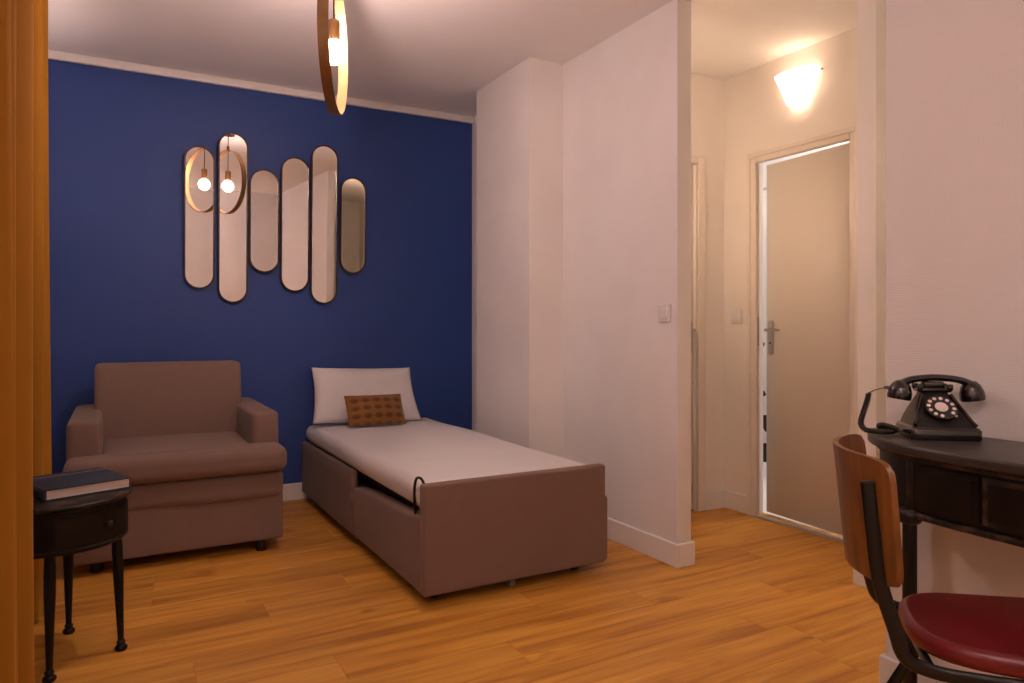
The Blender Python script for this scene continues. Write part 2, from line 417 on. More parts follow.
struct('wall_hall_right', [(XH, XH + 0.1, YR, DY0, 0, H), (XH, XH + 0.1, DY1 + 0.045, YH + 0.08, 0, H), (XH, XH + 0.1, DY0, DY1 + 0.045, DZ + 0.03, H)], 'hallwall', 'cream hall wall around the ajar door', 'wall')

BH, BT = 0.104, 0.014
def base(name, segs, label): 
    bm = bmesh.new()
    for s in segs: bx(bm, *s, 0, BH, 0.003, 1)
    o = obj(name, bm, 'trim'); tag(o, label, 'baseboard', kind='structure')
base('baseboard_back', [(XL, XP, YB - BT, YB)], 'white baseboard along the blue wall')
base('baseboard_partition', [(XP - BT, XP, 2.40 - BT, 3.32), (XP, XP + 0.08 + BT, 2.40 - BT, 2.40), (XP + 0.08, XP + 0.08 + BT, 2.40, YH)], 'white baseboard wrapped around the partition end')
base('baseboard_column', [(1.957 - BT, 1.957, 3.32 - BT, 3.96), (1.957, XP - BT, 3.32 - BT, 3.32)], 'white baseboard around the boxed out column')
base('baseboard_right', [(XR - BT, XR, YR, 1.29 + BT), (XR, XR + 0.08, 1.29, 1.29 + BT)], 'white baseboard below the ribbed desk wall')
base('baseboard_entry', [(2.69 - BT, 2.69, 1.80 - BT, 1.88 + BT), (2.69, XH, 1.80 - BT, 1.80), (2.69, XH - BT, 1.88, 1.88 + BT)], 'white baseboard around the short wall end')
base('baseboard_hall', [(2.995, XH, YH - BT, YH), (XH - BT, XH, 2.885, YH - BT), (XH - BT, XH, 1.88, 2.19)], 'cream baseboard in the hall corner')
base('baseboard_left', [(XL, XL + BT, YR, YB - BT)], 'white baseboard below the window wall')
base('baseboard_rear', [(XL + BT, XR - BT, YR, YR + BT)], 'white baseboard on the plain wall facing the blue one')
tag(box('trim_1', XL, XP, YB - 0.028, YB, H - 0.046, H, 'trim', None, 0.006), 'white cornice strip above the blue wall', 'cornice', kind='structure')

# window between the two curtain panels
win = thing('window_1', 'white framed window between the two ochre curtains', 'window', (XL - 0.05, (WY0 + WY1) / 2, WZ0), 0, kind='structure')
wy, wz = (WY1 - WY0) / 2, WZ1 - WZ0
bm = bmesh.new()
for s in (-1, 1): bx(bm, -0.03, 0.03, min(s * wy, s * (wy - 0.06)), max(s * wy, s * (wy - 0.06)), 0, wz, 0.004, 1)
bx(bm, -0.03, 0.03, -wy + 0.06, wy - 0.06, 0, 0.07, 0.004, 1); bx(bm, -0.03, 0.03, -wy + 0.06, wy - 0.06, wz - 0.07, wz, 0.004, 1)
bx(bm, -0.03, 0.03, -0.035, 0.035, 0.07, wz - 0.07, 0.004, 1)
obj('window_frame', bm, 'trim', win)
for s in (-1, 1): box('pane', -0.008, 0.008, min(s * 0.035, s * (wy - 0.06)), max(s * 0.035, s * (wy - 0.06)), 0.07, wz - 0.07, 'glass_dark', win)

# ------------------------------------------------------------------ doors
def door_handle(parent, side=1):
    """plate with lever; local: plate on plane y=0 facing -y, lever towards +x*side; origin at the lever"""
    e = obj('handle_plate', prism(bmesh.new(), round_poly([(-0.02, -0.14), (0.02, -0.14), (0.02, 0.055), (-0.02, 0.055)], 0.018, 5), 0, 0.007, 0.002, 2), 'chrome', parent, True)
    e.data.transform(Matrix.Rotation(R(90), 4, 'X'))
    lv = bmesh.new()
    tube(lv, [(0, -0.006, 0), (0, -0.045, 0)], 0.009, 12)
    tube(lv, catmull([(0, -0.043, 0), (side * 0.02, -0.05, 0), (side * 0.06, -0.05, 0.002), (side * 0.105, -0.047, 0)], 4), 0.008, 10)
    obj('lever', lv, 'chrome', e, True)
    kh = bmesh.new(); lathe(kh, [(0.006, 0), (0.006, 0.0015)], 12, (0, -1, 0), (0, -0.007, -0.072)); obj('keyhole', kh, 'dark', e)
    return e
# hall end door (closed)
d1 = thing('door_1', 'closed cream door on the hall end wall', 'door', (2.6, YH, 0), 0, kind='structure')
lf = box('door_leaf', -0.33, 0.33, 0.022, 0.062, 0.008, 2.0, 'door', d1, 0.002, 1)
h = door_handle(lf, -1); h.location = (0.296, 0.022, 1.047)
bm = bmesh.new()
for a, b, z0, z1 in ((0.332, 0.345, 0, 2.02), (-0.35, -0.335, 0, 2.02)): bx(bm, a, b, 0.0, 0.075, z0, z1 - 0.018)
bx(bm, -0.35, 0.345, 0.0, 0.075, 2.003, 2.019)
bx(bm, 0.334, 0.39, -0.014, -0.0005, 0, 2.045, 0.004, 2); bx(bm, -0.345, 0.334, -0.014, -0.0005, 2.005, 2.045, 0.004, 2)
obj('door_frame', bm, 'door', d1)
box('gap_shade_strip', -0.33, 0.33, 0.03, 0.05, 0.0005, 0.007, 'dark', d1)  # dark strip stands in for the shade under the closed leaf
# ajar door
d2 = thing('door_2', 'cream hall door standing slightly ajar', 'door', (XH, DY0, 0), 0, kind='structure')
W = DY1 - DY0
bm = bmesh.new()
bx(bm, -0.001, 0.018, W, W + 0.045, 0, DZ + 0.03); bx(bm, -0.001, 0.018, -0.001, W, DZ, DZ + 0.03)
for x0, x1, w0, w1 in ((-0.012, 0, 0, 0.062), (-0.02, -0.012, 0.035, 0.062)):     # stepped architrave
    bx(bm, x0, x1, -w1, -w0, 0, DZ + w1 - 0.004, 0.003, 1)
    bx(bm, x0, x1, W + w0, W + w1, 0, DZ + w1 - 0.004, 0.003, 1)
    bx(bm, x0, x1, -w0 - 0.001, W + w0 + 0.001, DZ + w0 * 0.85, DZ + w1 - 0.004, 0.003, 1)
obj('door_frame', bm, 'door', d2)
leaf = box('door_leaf', 0.0, 0.04, 0.0, W - 0.008, 0.022, DZ - 0.008, 'door', d2, 0.002, 1)
leaf.location = (0.020, 0.003, 0); leaf.rotation_euler = (0, 0, -R(4.6))
h = door_handle(leaf, 1); h.location = (0.0, W - 0.045, 1.047); h.rotation_euler = (0, 0, -R(90)); 
box('strike_plate', 0.0, 0.016, W - 0.002, W + 0.002, 0.96, 1.12, 'chrome', d2)
box('threshold', -0.02, 0.03, 0.002, W - 0.002, 0.0005, 0.008, 'alu', d2, 0.002, 1)

# bathroom behind the ajar door
struct('wall_bathroom', [(4.6, 4.68, 2.0, 4.4, 0, H), (3.25, 4.6, 4.32, 4.4, 0, H), (3.25, 4.6, 2.0, 2.08, 0, H), (3.25, 3.33, 3.15, 4.32, 0, H)], 'bathwall', 'white bathroom walls behind the ajar door', 'wall')
struct('floor_bathroom', [(3.25, 4.6, 2.08, 4.32, -0.08, 0.0)], 'bathwall', 'white bathroom floor behind the ajar door', 'floor')
bl = thing('bathroom_fill_lamp', 'added round white fill lamp on the bathroom ceiling', 'lamp', (3.85, 3.0, H - 0.0005))  # unseen lamp added to make the door gap bright
obj('lamp_base', lathe(bmesh.new(), [(0.13, -0.02), (0.13, 0)], 24), 'plastic', bl, True)
obj('lamp_shade', lathe(bmesh.new(), [(0.0, -0.085), (0.06, -0.078), (0.10, -0.055), (0.12, -0.021)], 24), 'bathfill', bl, True)
sh = thing('stand_in_curtain', 'printed curtain standing in for unclear dark shapes in the door gap', 'shower curtain', (3.98, 3.55, 0))  # made-up curtain in place of unclear dark shapes beyond the door
tw = bmesh.new()
N = 24
rows = [[tw.verts.new((0, 0, 0)) for _ in range(15)] for _ in range(N + 1)]
for i in range(N + 1):
    for j in range(15):
        t = i / N; z = 0.12 + 1.90 * j / 14
        rows[i][j].co = (0.02 * math.sin(t * 26) * (1.3 - j / 20), -0.37 + 0.75 * t, z)
for i in range(N):
    for j in range(14): tw.faces.new((rows[i][j], rows[i + 1][j], rows[i + 1][j + 1], rows[i][j + 1]))
bmesh.ops.solidify(tw, geom=tw.faces[:], thickness=0.004)
obj('cloth', tw, 'gap_print', sh, True)
obj('rail', tube(bmesh.new(), [(0, -0.42, 2.03), (0, 0.769, 2.03)], 0.012, 10), 'chrome', sh, True)

# wall switches
def wall_switch(loc, rotz, label):
    t = thing('light_switch', label, 'switch', loc, rotz)
    o = obj('cover_plate', prism(bmesh.new(), round_poly([(-0.041, -0.041), (0.041, -0.041), (0.041, 0.041), (-0.041, 0.041)], 0.006, 3), 0, 0.009, 0.003, 3), 'plastic', t, True)
    o.data.transform(Matrix.Rotation(R(90), 4, 'X'))
    o = obj('rocker', prism(bmesh.new(), round_poly([(-0.024, -0.024), (0.024, -0.024), (0.024, 0.024), (-0.024, 0.024)], 0.012, 4), 0.0085, 0.0125, 0.002, 3), 'plastic', t, True)
    o.data.transform(Matrix.Rotation(R(90), 4, 'X'))
wall_switch((XP - 0.0005, 2.479, 1.129), -R(90), 'white switch plate on the white partition wall')
wall_switch((XH - 0.0005, 2.97, 1.125), -R(90), 'white switch plate beside the ajar hall door')

# ------------------------------------------------------------------ hall wall lamp and unseen fill lamps of its kind
def wall_lamp(loc, rotz, label, glass, bulb, drop=0.0):
    """tapered half-round glass uplight; local wall plane x = 0, lamp towards -x"""
    sc = thing('wall_lamp', label, 'lamp', loc, rotz, 'tapered glass wall lamps')
    bm = bmesh.new(); n = 20; rings = []
    for z, r, d in ((0.0, 0.058, 0.046), (0.004, 0.064, 0.052), (0.085, 0.094, 0.078), (0.160, 0.126, 0.100)):
        ring = []
        for i in range(n + 1):
            a = -PI / 2 + PI * i / n
            ring.append(bm.verts.new((-0.004 - d * abs(math.cos(a)) ** 0.6, r * math.copysign(abs(math.sin(a)) ** 0.8, math.sin(a)), z)))
        rings.append(ring)
    for a, b in zip(rings, rings[1:]):
        for i in range(n): bm.faces.new((a[i], a[i + 1], b[i + 1], b[i]))
    bm.faces.new(rings[0])
    bmesh.ops.solidify(bm, geom=bm.faces[:], thickness=0.003)
    obj('glass_shade', bm, glass, sc, True)
    box('wall_plate', -0.006, -0.0005, -0.045, 0.045, 0.02, 0.13, 'plastic', sc, 0.002, 1)
    obj('bulb', lathe(bmesh.new(), [(0, 0.07), (0.018, 0.08), (0.024, 0.1), (0.018, 0.12), (0, 0.13)], 16, (0, 0, 1), (-0.045, 0, 0.01 - drop)), bulb, sc, True)
    obj('lamp_holder', lathe(bmesh.new(), [(0.014, 0.006), (0.014, 0.082 - drop)], 14, (0, 0, 1), (-0.045, 0, 0.0)), 'plastic', sc, True)
    for s in (-1, 1): obj('screw', lathe(bmesh.new(), [(0.006, 0), (0.006, 0.012), (0.003, 0.015)], 12, (-1, 0, 0), (-0.004, s * 0.133, 0.145)), 'chrome', sc, True)
    return sc
wall_lamp((XH, 2.53, 2.235), 0, 'glowing white tapered glass lamp above the ajar hall door', 'sconce', 'sconcebulb')
wall_lamp((XP + 0.08, 2.80, 1.72), PI, 'added tapered glass fill lamp on the hall side of the partition', 'hallfill', 'sconcebulb')  # added out of view to brighten the hall wall and door
wall_lamp((-0.05, YR, 1.6), -R(90), 'added tapered glass fill lamp on the plain wall facing the blue one', 'frosted', 'uplight')  # unseen, added to throw more light on the ceiling
wall_lamp((XL, 0.30, 1.35), PI, 'added tapered glass fill lamp on the window wall', 'frosted', 'uplight')  # second unseen uplight, added to lift the room's ceiling
wall_lamp((XR + 0.08, 0.75, 1.80), PI, 'added tapered glass fill lamp on the far side of the ribbed wall', 'entryfill', 'sconcebulb')  # hidden lamp added to lighten the entry and its reflection
wall_lamp((XL, 3.75, 1.86), PI, 'added tapered glass fill lamp on the window wall beside the sofa', 'frosted', 'sofafill', 0.045)  # added outside the frame to lift the far left ceiling

# fill lamp added behind the photographer, out of view
cl = thing('ceiling_fill_lamp', 'added round white glass fill lamp on the ceiling near the plain wall', 'lamp', (0.12, -0.35, H - 0.0005))
obj('lamp_base', lathe(bmesh.new(), [(0.21, -0.022), (0.21, 0)], 36), 'plastic', cl, True)
obj('lamp_shade', lathe(bmesh.new(), [(0.0, -0.11), (0.07, -0.105), (0.14, -0.085), (0.18, -0.055), (0.2, -0.0225)], 36), 'ceilfill', cl, True)

# ------------------------------------------------------------------ pendant
PX, PY, PZ = 0.72, 2.668, 2.097
pd = thing('pendant_lamp', 'brass hoop pendant lamp with a bare glowing globe bulb', 'lamp', (PX, PY, H))
z = PZ - H
obj('ceiling_rose', lathe(bmesh.new(), [(0.052, -0.022), (0.052, -0.0005)], 28), 'brass', pd, True)
obj('cable', tube(bmesh.new(), [(0, 0, -0.02), (0, 0, z + 0.115)], 0.0032, 8), 'cord', pd, True)
obj('bulb_holder', lathe(bmesh.new(), [(0.004, 0.125), (0.019, 0.123), (0.022, 0.118), (0.022, 0.046), (0.018, 0.043)], 24, origin=(0, 0, z)), 'brass', pd, True)
obj('bulb', lathe(bmesh.new(), [(0.014, 0.044)] + [(0.043 * math.sin(PI * k / 14), 0.043 * math.cos(PI * k / 14)) for k in range(2, 15)], 24, origin=(0, 0, z)), 'bulb', pd, True)
bm = bmesh.new(); n = 72; rr = []
for i in range(n):
    a = 2 * PI * i / n; rr.append([bm.verts.new((w, r * math.sin(a), r * math.cos(a))) for w, r in ((-0.019, 0.256), (0.019, 0.256), (0.019, 0.251), (-0.019, 0.251))])
for i in range(n):
    for k in range(4): bm.faces.new((rr[i][k], rr[i][(k + 1) % 4], rr[(i + 1) % n][(k + 1) % 4], rr[(i + 1) % n][k]))
hoop = obj('hoop', bm, 'brass', pd, True, 35); hoop.location = (0, 0, z + 0.034); hoop.rotation_euler = (0, 0, -R(23.5))
obj('cable_clamp', lathe(bmesh.new(), [(0.008, -0.012), (0.011, -0.008), (0.011, 0.018), (0.004, 0.024)], 16, origin=(0, 0, z + 0.30)), 'brass', pd, True)

# ------------------------------------------------------------------ mirrors
def pill(w, hgt, n=20):
    r = w / 2; c = hgt / 2 - r
    return [(r * math.cos(a), c + r * math.sin(a)) for a in [PI * i / n for i in range(n + 1)]] + [(r * math.cos(a), -c + r * math.sin(a)) for a in [PI + PI * i / n for i in range(n + 1)]]
mir = [(0.341, 0.506, 2.102, 1.284, 1.5, 'first long pill mirror on the blue wall, reflecting the lamp, above the sofa side'),
       (0.523, 0.689, 2.201, 1.206, -1.35, 'longest pill mirror on the blue wall reflecting the glowing bulb and cable'),
       (0.695, 0.869, 2.007, 1.390, 0, 'shortest wide pill mirror between two longer ones on the blue wall'),
       (0.875, 1.049, 2.100, 1.280, 0, 'mid-length pill mirror reflecting a ceiling corner on the blue wall'),
       (1.056, 1.225, 2.195, 1.208, 0, 'tall pill mirror reflecting the hall opening on the blue wall'),
       (1.238, 1.407, 2.013, 1.403, 0, 'short end pill mirror nearest the white column')]
for x0, x1, zt, zb, yaw, lab in mir:
    w, hh = x1 - x0 - 0.002, zt - zb
    t = thing('wall_mirror', lab, 'mirror', ((x0 + x1) / 2, YB - 0.028, (zt + zb) / 2), 0, 'pill-shaped mirrors on the blue wall')
    t.rotation_euler = (R(1.8), 0, R(yaw))
    out, inn = pill(w, hh), pill(w - 0.016, hh - 0.016)
    bm = bmesh.new()
    n = len(out); vv = []
    for (a, b), (c, d) in zip(out, inn): vv.append([bm.verts.new((a, 0.012, b)), bm.verts.new((a, -0.010, b)), bm.verts.new((c, -0.010, d)), bm.verts.new((c, 0.012, d))])
    for i in range(n):
        for k in range(4): bm.faces.new((vv[i][k], vv[i][(k + 1) % 4], vv[(i + 1) % n][(k + 1) % 4], vv[(i + 1) % n][k]))
    obj('frame', bm, 'bronze', t, True, 35)
    g = obj('mirror_glass', prism(bmesh.new(), pill(w - 0.015, hh - 0.015), -0.004, 0.004), 'mirror', t)
    g.data.transform(Matrix.Rotation(R(90), 4, 'X'))

# ------------------------------------------------------------------ curtains
def curtain(name, path, z0, z1, label, flare=0.25, phase=0.0, group='ochre curtains'):
    """path: plan points (a pleated line) ; the folds open a little towards the hem"""
    pts = catmull([(x, y, 0) for x, y in path], 7)
    cx = sum(p.x for p in pts) / len(pts); cy = sum(p.y for p in pts) / len(pts)
    nz = 18; bm = bmesh.new(); g = []
    for i, p in enumerate(pts):
        col = []
        for j in range(nz + 1):
            t = j / nz; z = z0 + (z1 - z0) * t
            k = 1 + flare * (1 - t) ** 2 * 0.5
            wob = 0.006 * math.sin(i * 0.31 + phase + 3.0 * t) * (1 - t)
            hem = 0.004 * math.sin(i * 0.5) if j == 0 else 0
            col.append(bm.verts.new((cx + (p.x - cx) * k + wob, cy + (p.y - cy) * (1 + flare * 0.18 * (1 - t)) + wob, z + hem)))
        g.append(col)
    for i in range(len(pts) - 1):
        for j in range(nz): bm.faces.new((g[i][j], g[i + 1][j], g[i + 1][j + 1], g[i][j + 1]))
    bmesh.ops.solidify(bm, geom=bm.faces[:], thickness=0.004)
    o = obj(name, bm, 'velvet', None, True, 180)
    return tag(o, label, 'curtain', group)
near_pk = [(-0.36, 1.20), (-0.26, 1.26), (-0.168, 1.37), (-0.20, 1.405), (-0.31, 1.43), (-0.24, 1.475), (-0.166, 1.54), (-0.19, 1.57), (-0.28, 1.585), (-0.22, 1.615), (-0.166, 1.665), (-0.20, 1.695), (-0.32, 1.71), (-0.335, 1.77), (-0.26, 1.86), (-0.195, 1.93), (-0.165, 1.985), (-0.19, 2.03), (-0.28, 2.05), (-0.36, 2.03)]
far_pk = [(-0.44, 3.10), (-0.26, 3.06), (-0.236, 3.12), (-0.33, 3.17), (-0.40, 3.20), (-0.25, 3.22), (-0.232, 3.27), (-0.34, 3.30), (-0.44, 3.31)]
curtain('curtain', near_pk, 0.012, 2.46, 'ochre velvet curtain hanging in deep folds before the side table', 0.12)
curtain('curtain', far_pk, 0.03, 2.46, 'narrow ochre velvet curtain gathered between side table and sofa', 0.22, 1.0)
cr = thing('curtain_rail', 'brass curtain rail above the ochre curtains', 'curtain rail', (-0.31, 2.2, 2.485))
obj('rod', tube(bmesh.new(), [(0, -1.1, 0), (0, 1.25, 0)], 0.012, 12), 'brass', cr, True)
for y in (-1.05, 1.2):
    obj('bracket', tube(bmesh.new(), [(0, y, 0), (-0.1895, y, 0)], 0.008, 10), 'brass', cr, True)

# ------------------------------------------------------------------ sofa
so = thing('armchair_sofa', 'wide taupe upholstered single sofa against the blue wall', 'sofa', (0.262, 3.95, 0))
def at_so(o): o.location = (-0.262, -3.95, 0); return o
def soft(name, x0, x1, y0, y1, z0, z1, r, mat, parent, warp=None, n=4):
    o = obj(name, rounded(x1 - x0, y1 - y0, z1 - z0, r, n, warp, (x0 + x1) / 2, (y0 + y1) / 2, (z0 + z1) / 2), mat, parent, True, 180)
    return o
at_so(soft('base', -0.183, 0.705, 3.515, 4.40, 0.055, 0.300, 0.012, 'taupe', so))
at_so(soft('folded_mattress', -0.183, 0.708, 3.497, 3.95, 0.262, 0.385, 0.035, 'taupe', so,
     lambda x, y, z: (x, y - (0.006 * math.sin(x * 9) if y < 0 else 0), z - 0.012 * (x + 0.44) * (1 if z < 0 else 0.3))))
sc_ = rounded(0.910, 0.200, 0.124, 0.046, 5, None, 0.263, 3.552, 0.443)
merge(sc_, rounded(0.634, 0.66, 0.122, 0.030, 5, lambda x, y, z: (x, y, z + (0.006 * (1 - (x / 0.32) ** 2) if z > 0 else 0)), 0.263, 3.83, 0.443))
at_so(obj('seat_cushion', sc_, 'taupe', so, True, 180))
for x0, x1 in ((-0.182, -0.054), (0.580, 0.700)):
    at_so(soft('armrest', x0, x1, 3.605, 4.40, 0.295, 0.652, 0.022, 'taupe', so, lambda x, y, z: (x * (1 + 0.05 * math.cos(z * 6)), y, z + 0.004 * math.cos(x * 20))))
bk = soft('backrest', -0.092, 0.605, 4.10, 4.27, 0.46, 0.878, 0.03, 'taupe', so, lambda x, y, z: (x, y + 0.16 * z - 0.018 * max(0, 1 - (x / 0.35) ** 2) * max(0, 1 - (z / 0.21) ** 2) * (1 if y < 0 else 0), z))
at_so(bk)
at_so(soft('back_frame', -0.17, 0.69, 4.36, 4.44, 0.06, 0.62, 0.015, 'taupe', so))
for x, y in ((-0.07, 3.60), (0.61, 3.56), (-0.07, 4.3), (0.61, 4.3)):
    at_so(obj('foot', lathe(bmesh.new(), [(0.024, 0), (0.026, 0.004), (0.026, 0.03), (0.022, 0.056)], 16, origin=(x, y, 0)), 'foot', so, True))

# ------------------------------------------------------------------ bed
bd = thing('sofa_bed', 'taupe upholstered single bed made with a white sheet', 'bed', (1.43, 3.5, 0))
def at_bd(o): o.location = (-1.43, -3.5, 0); return o
XA, XB, YF = 1.010, 1.872, 2.49
def foot_warp(x, y, z): return (x, y, z)
fb = bmesh.new()
merge(fb, rounded(0.845, 0.05, 0.422, 0.012, 4, None, XA + 0.4225, YF + 0.025, 0.049 + 0.211))
at_bd(obj('footboard', fb, 'taupe', bd, True, 180))
at_bd(soft('side_panel', XA, XA + 0.068, YF + 0.045, 3.405, 0.05, 0.315, 0.016, 'taupe', bd, lambda x, y, z: (x, y, z - 0.03 * (y / 0.46) * (1 if z > 0 else 0) + 0.004 * math.sin(y * 9) * (1 if z > 0.05 else 0))))
at_bd(soft('side_panel', XB - 0.068, XB, YF + 0.004, 3.405, 0.05, 0.335, 0.016, 'taupe', bd))
at_bd(soft('side_panel', XA - 0.004, XA + 0.034, 3.415, 4.475, 0.045, 0.362, 0.016, 'taupe', bd))
at_bd(soft('side_panel', XB - 0.04, XB, 3.415, 4.475, 0.045, 0.362, 0.016, 'taupe', bd))
at_bd(soft('inner_box', XA + 0.05, XB - 0.05, YF + 0.06, 4.46, 0.07, 0.26, 0.01, 'taupe', bd))
# slack cloth bunched where the two bed halves meet
at_bd(obj('fabric_fold', rounded(0.03, 0.07, 0.20, 0.014, 4, lambda x, y, z: (x - 0.012 * math.sin(z * 30 + y * 40), y + 0.018 * math.sin(z * 22), z + 0.02 * math.sin(y * 60)), XA + 0.016, 3.40, 0.165), 'taupe', bd, True, 180))
bm = bmesh.new()
for x in (XA + 0.085, XB - 0.085):
    bx(bm, x - 0.014, x + 0.014, YF + 0.055, 4.44, 0.305, 0.345, 0.004, 1)
for y in (YF + 0.075, 3.3, 3.52, 4.42): bx(bm, XA + 0.099, XB - 0.099, y - 0.012, y + 0.012, 0.308, 0.342)
bx(bm, XA + 0.07, XA + 0.10, 2.56, 2.68, 0.30, 0.352, 0.004, 1); bx(bm, XA + 0.07, XA + 0.10, 3.26, 3.40, 0.30, 0.356, 0.004, 1)
at_bd(obj('metal_frame', bm, 'rail', bd))
bm = bmesh.new()
tube(bm, catmull([(XA + 0.012, 2.605, 0.335), (XA + 0.006, 2.60, 0.40), (XA + 0.006, 2.597, 0.450), (XA + 0.008, 2.58, 0.482), (XA + 0.012, 2.545, 0.486), (XA + 0.02, 2.53, 0.462)], 6), 0.0055, 10)
at_bd(obj('retaining_bar', bm, 'blackmetal', bd, True))
def mat_warp(x, y, z):
    # the sheet is pulled in under the edge and the top sags softly
    k = (z + 0.056) / 0.112
    x = x * (1 - 0.018 * (1 - k))
    if z > 0: z += 0.012 * (1 - (x / 0.4) ** 2) * (1 - (y / 1.0) ** 4) + 0.003 * math.sin(y * 5 + x * 3)
    if z > -0.02: x += 0.004 * math.sin(y * 7)
    return (x, y, z)
at_bd(obj('mattress', rounded(0.825, 1.915, 0.112, 0.050, 12, mat_warp, 1.428, 3.495, 0.408), 'sheet', bd, True, 180))
for x, y in ((1.42, 2.56), (1.10, 2.60), (1.76, 2.60), (1.06, 4.30), (1.80, 4.30)):
    c = bmesh.new(); tube(c, [(x - 0.012, y, 0.022), (x + 0.012, y, 0.022)], 0.0215, 18); bx(c, x - 0.016, x + 0.016, y - 0.012, y + 0.012, 0.04, 0.075, 0.003, 1)
    at_bd(obj('caster', c, 'caster' if x == 1.42 else 'foot', bd, True, 30))

# pillow and cushion
def pillow_bm(w, h, t, pinch, n=26, wr=0.0, power=0.55, flat=1.0, spread=0.0):
    bm = bmesh.new(); gr = {}
    for s in (1, -1):
        for i in range(n + 1):
            for j in range(n + 1):
                if s == -1 and (i in (0, n) or j in (0, n)): gr[s, i, j] = gr[1, i, j]; continue
                u = -1 + 2 * i / n; v = -1 + 2 * j / n
                u = math.copysign(1 - (1 - abs(u)) ** 1.25, u); v = math.copysign(1 - (1 - abs(v)) ** 1.25, v)
                x = w / 2 * u * (1 - pinch * (1 - v * v)); y = h / 2 * v * (1 - pinch * 1.4 * (1 - u * u) * (1 if v > 0 else flat)); x *= 1 - spread * v
                z = s * t / 2 * (max(0, (1 - u * u)) * max(0, (1 - v * v))) ** power
                z += s * wr * math.sin(7 * u + 4 * v) * (1 - u * u) * (1 - v * v)
                gr[s, i, j] = bm.verts.new((x, y, z))
    for s in (1, -1):
        for i in range(n):
            for j in range(n): bm.faces.new((gr[s, i, j], gr[s, i + 1, j], gr[s, i + 1, j + 1], gr[s, i, j + 1]))
    return bm
p = tag(obj('pillow', pillow_bm(0.665, 0.368, 0.16, 0.05, wr=0.006, power=0.45, flat=0.15, spread=0.035), 'pillow', None, True, 180), 'white pillow propped up against the blue wall on the bed', 'pillow')
p.location = (1.366, 4.325, 0.645); p.rotation_euler = (R(62), R(1.6), 0)
p = tag(obj('cushion', pillow_bm(0.358, 0.195, 0.10, 0.025), 'fan', None, True, 180), 'small ochre cushion with a fan pattern before the pillow', 'cushion')
p.location = (1.352, 4.090, 0.572); p.rotation_euler = (R(62), R(0.8), R(3))

# ------------------------------------------------------------------ side table and book
TX, TY, TZ = -0.160, 2.735, 0.525
st = thing('side_table', 'small round black side table with a drawer and tapered legs', 'side table', (TX, TY, 0))
obj('table_top', lathe(bmesh.new(), [(0.0, TZ - 0.016), (0.205, TZ - 0.016), (0.211, TZ - 0.010), (0.211, TZ - 0.004), (0.207, TZ), (0.0, TZ)], 48), 'worn', st, True, 35)
obj('drum', lathe(bmesh.new(), [(0.196, TZ - 0.15), (0.199, TZ - 0.145), (0.199, TZ - 0.138), (0.195, TZ - 0.134), (0.195, TZ - 0.028), (0.199, TZ - 0.024), (0.199, TZ - 0.017)], 48), 'tableblk', st, True, 35)
def arc_panel(r0, r1, a0, a1, z0, z1, n=14):
    bm = bmesh.new(); g = []
    for i in range(n + 1):
        a = a0 + (a1 - a0) * i / n; c, s = math.cos(a), math.sin(a)
        g.append([bm.verts.new((r * c, r * s, z)) for r, z in ((r0, z0), (r1, z0), (r1, z1), (r0, z1))])
    for i in range(n):
        for k in range(4): bm.faces.new((g[i][k], g[i + 1][k], g[i + 1][(k + 1) % 4], g[i][(k + 1) % 4]))
    bm.faces.new(g[0]); bm.faces.new(list(reversed(g[-1]))); return bm
dr = obj('drawer', arc_panel(0.18, 0.1995, R(-47 - 42), R(-47 + 42), TZ - 0.126, TZ - 0.036), 'tableblk', st, True, 35)
ka = R(-47)
obj('knob', lathe(bmesh.new(), [(0.006, 0), (0.005, 0.008), (0.011, 0.013), (0.012, 0.018), (0.008, 0.023), (0, 0.025)], 16, (math.cos(ka), math.sin(ka), 0), (0.1985 * math.cos(ka), 0.1985 * math.sin(ka), TZ - 0.08)), 'worn', dr, True)
for a in (-94, -16, 84, 166):
    c, s = math.cos(R(a)), math.sin(R(a)); lg = bmesh.new()
    pts = [(c * (0.172 + 0.012 * t), s * (0.172 + 0.012 * t), (TZ - 0.148) * (1 - t) + 0.03 * t) for t in (0, 0.12, 0.35, 0.7, 1)]
    tube(lg, pts, 0, 14, radii=[0.014, 0.0165, 0.016, 0.012, 0.009])
    lo = obj('leg', lg, 'tableblk', st, True, 50)
    obj('ball_foot', lathe(bmesh.new(), [(0.014, 0), (0.019, 0.006), (0.019, 0.012), (0.011, 0.02), (0.014, 0.027), (0.010, 0.034)], 16, origin=(c * 0.185, s * 0.185, 0)), 'tableblk', lo, True, 50)

bk = thing('book', 'thick navy clothbound book lying on the side table', 'book', (-0.187, 2.63, TZ + 0.0005), math.atan2(0.088, 0.234))
BL, BD, BTK = 0.25, 0.262, 0.036
for z0, z1 in ((0, 0.004), (BTK - 0.004, BTK)): box('cover', 0, BL, 0, BD, z0, z1, 'bookblue', bk, 0.001, 1)
obj('spine', prism(bmesh.new(), [(-0.003, 0), (-0.008, 0.01), (-0.008, BTK - 0.01), (-0.003, BTK), (0.002, BTK), (0.002, 0)][::-1], 0, BD), 'bookblue', bk).data.transform(Matrix(((1, 0, 0, 0), (0, 0, 1, 0), (0, 1, 0, 0), (0, 0, 0, 1))))
box('pages', 0.002, BL - 0.005, 0.004, BD - 0.004, 0.0042, BTK - 0.0042, 'pages', bk)
box('ribbon_band', 0.0, BL, BD - 0.055, BD - 0.043, BTK, BTK + 0.0008, 'bookband', bk)

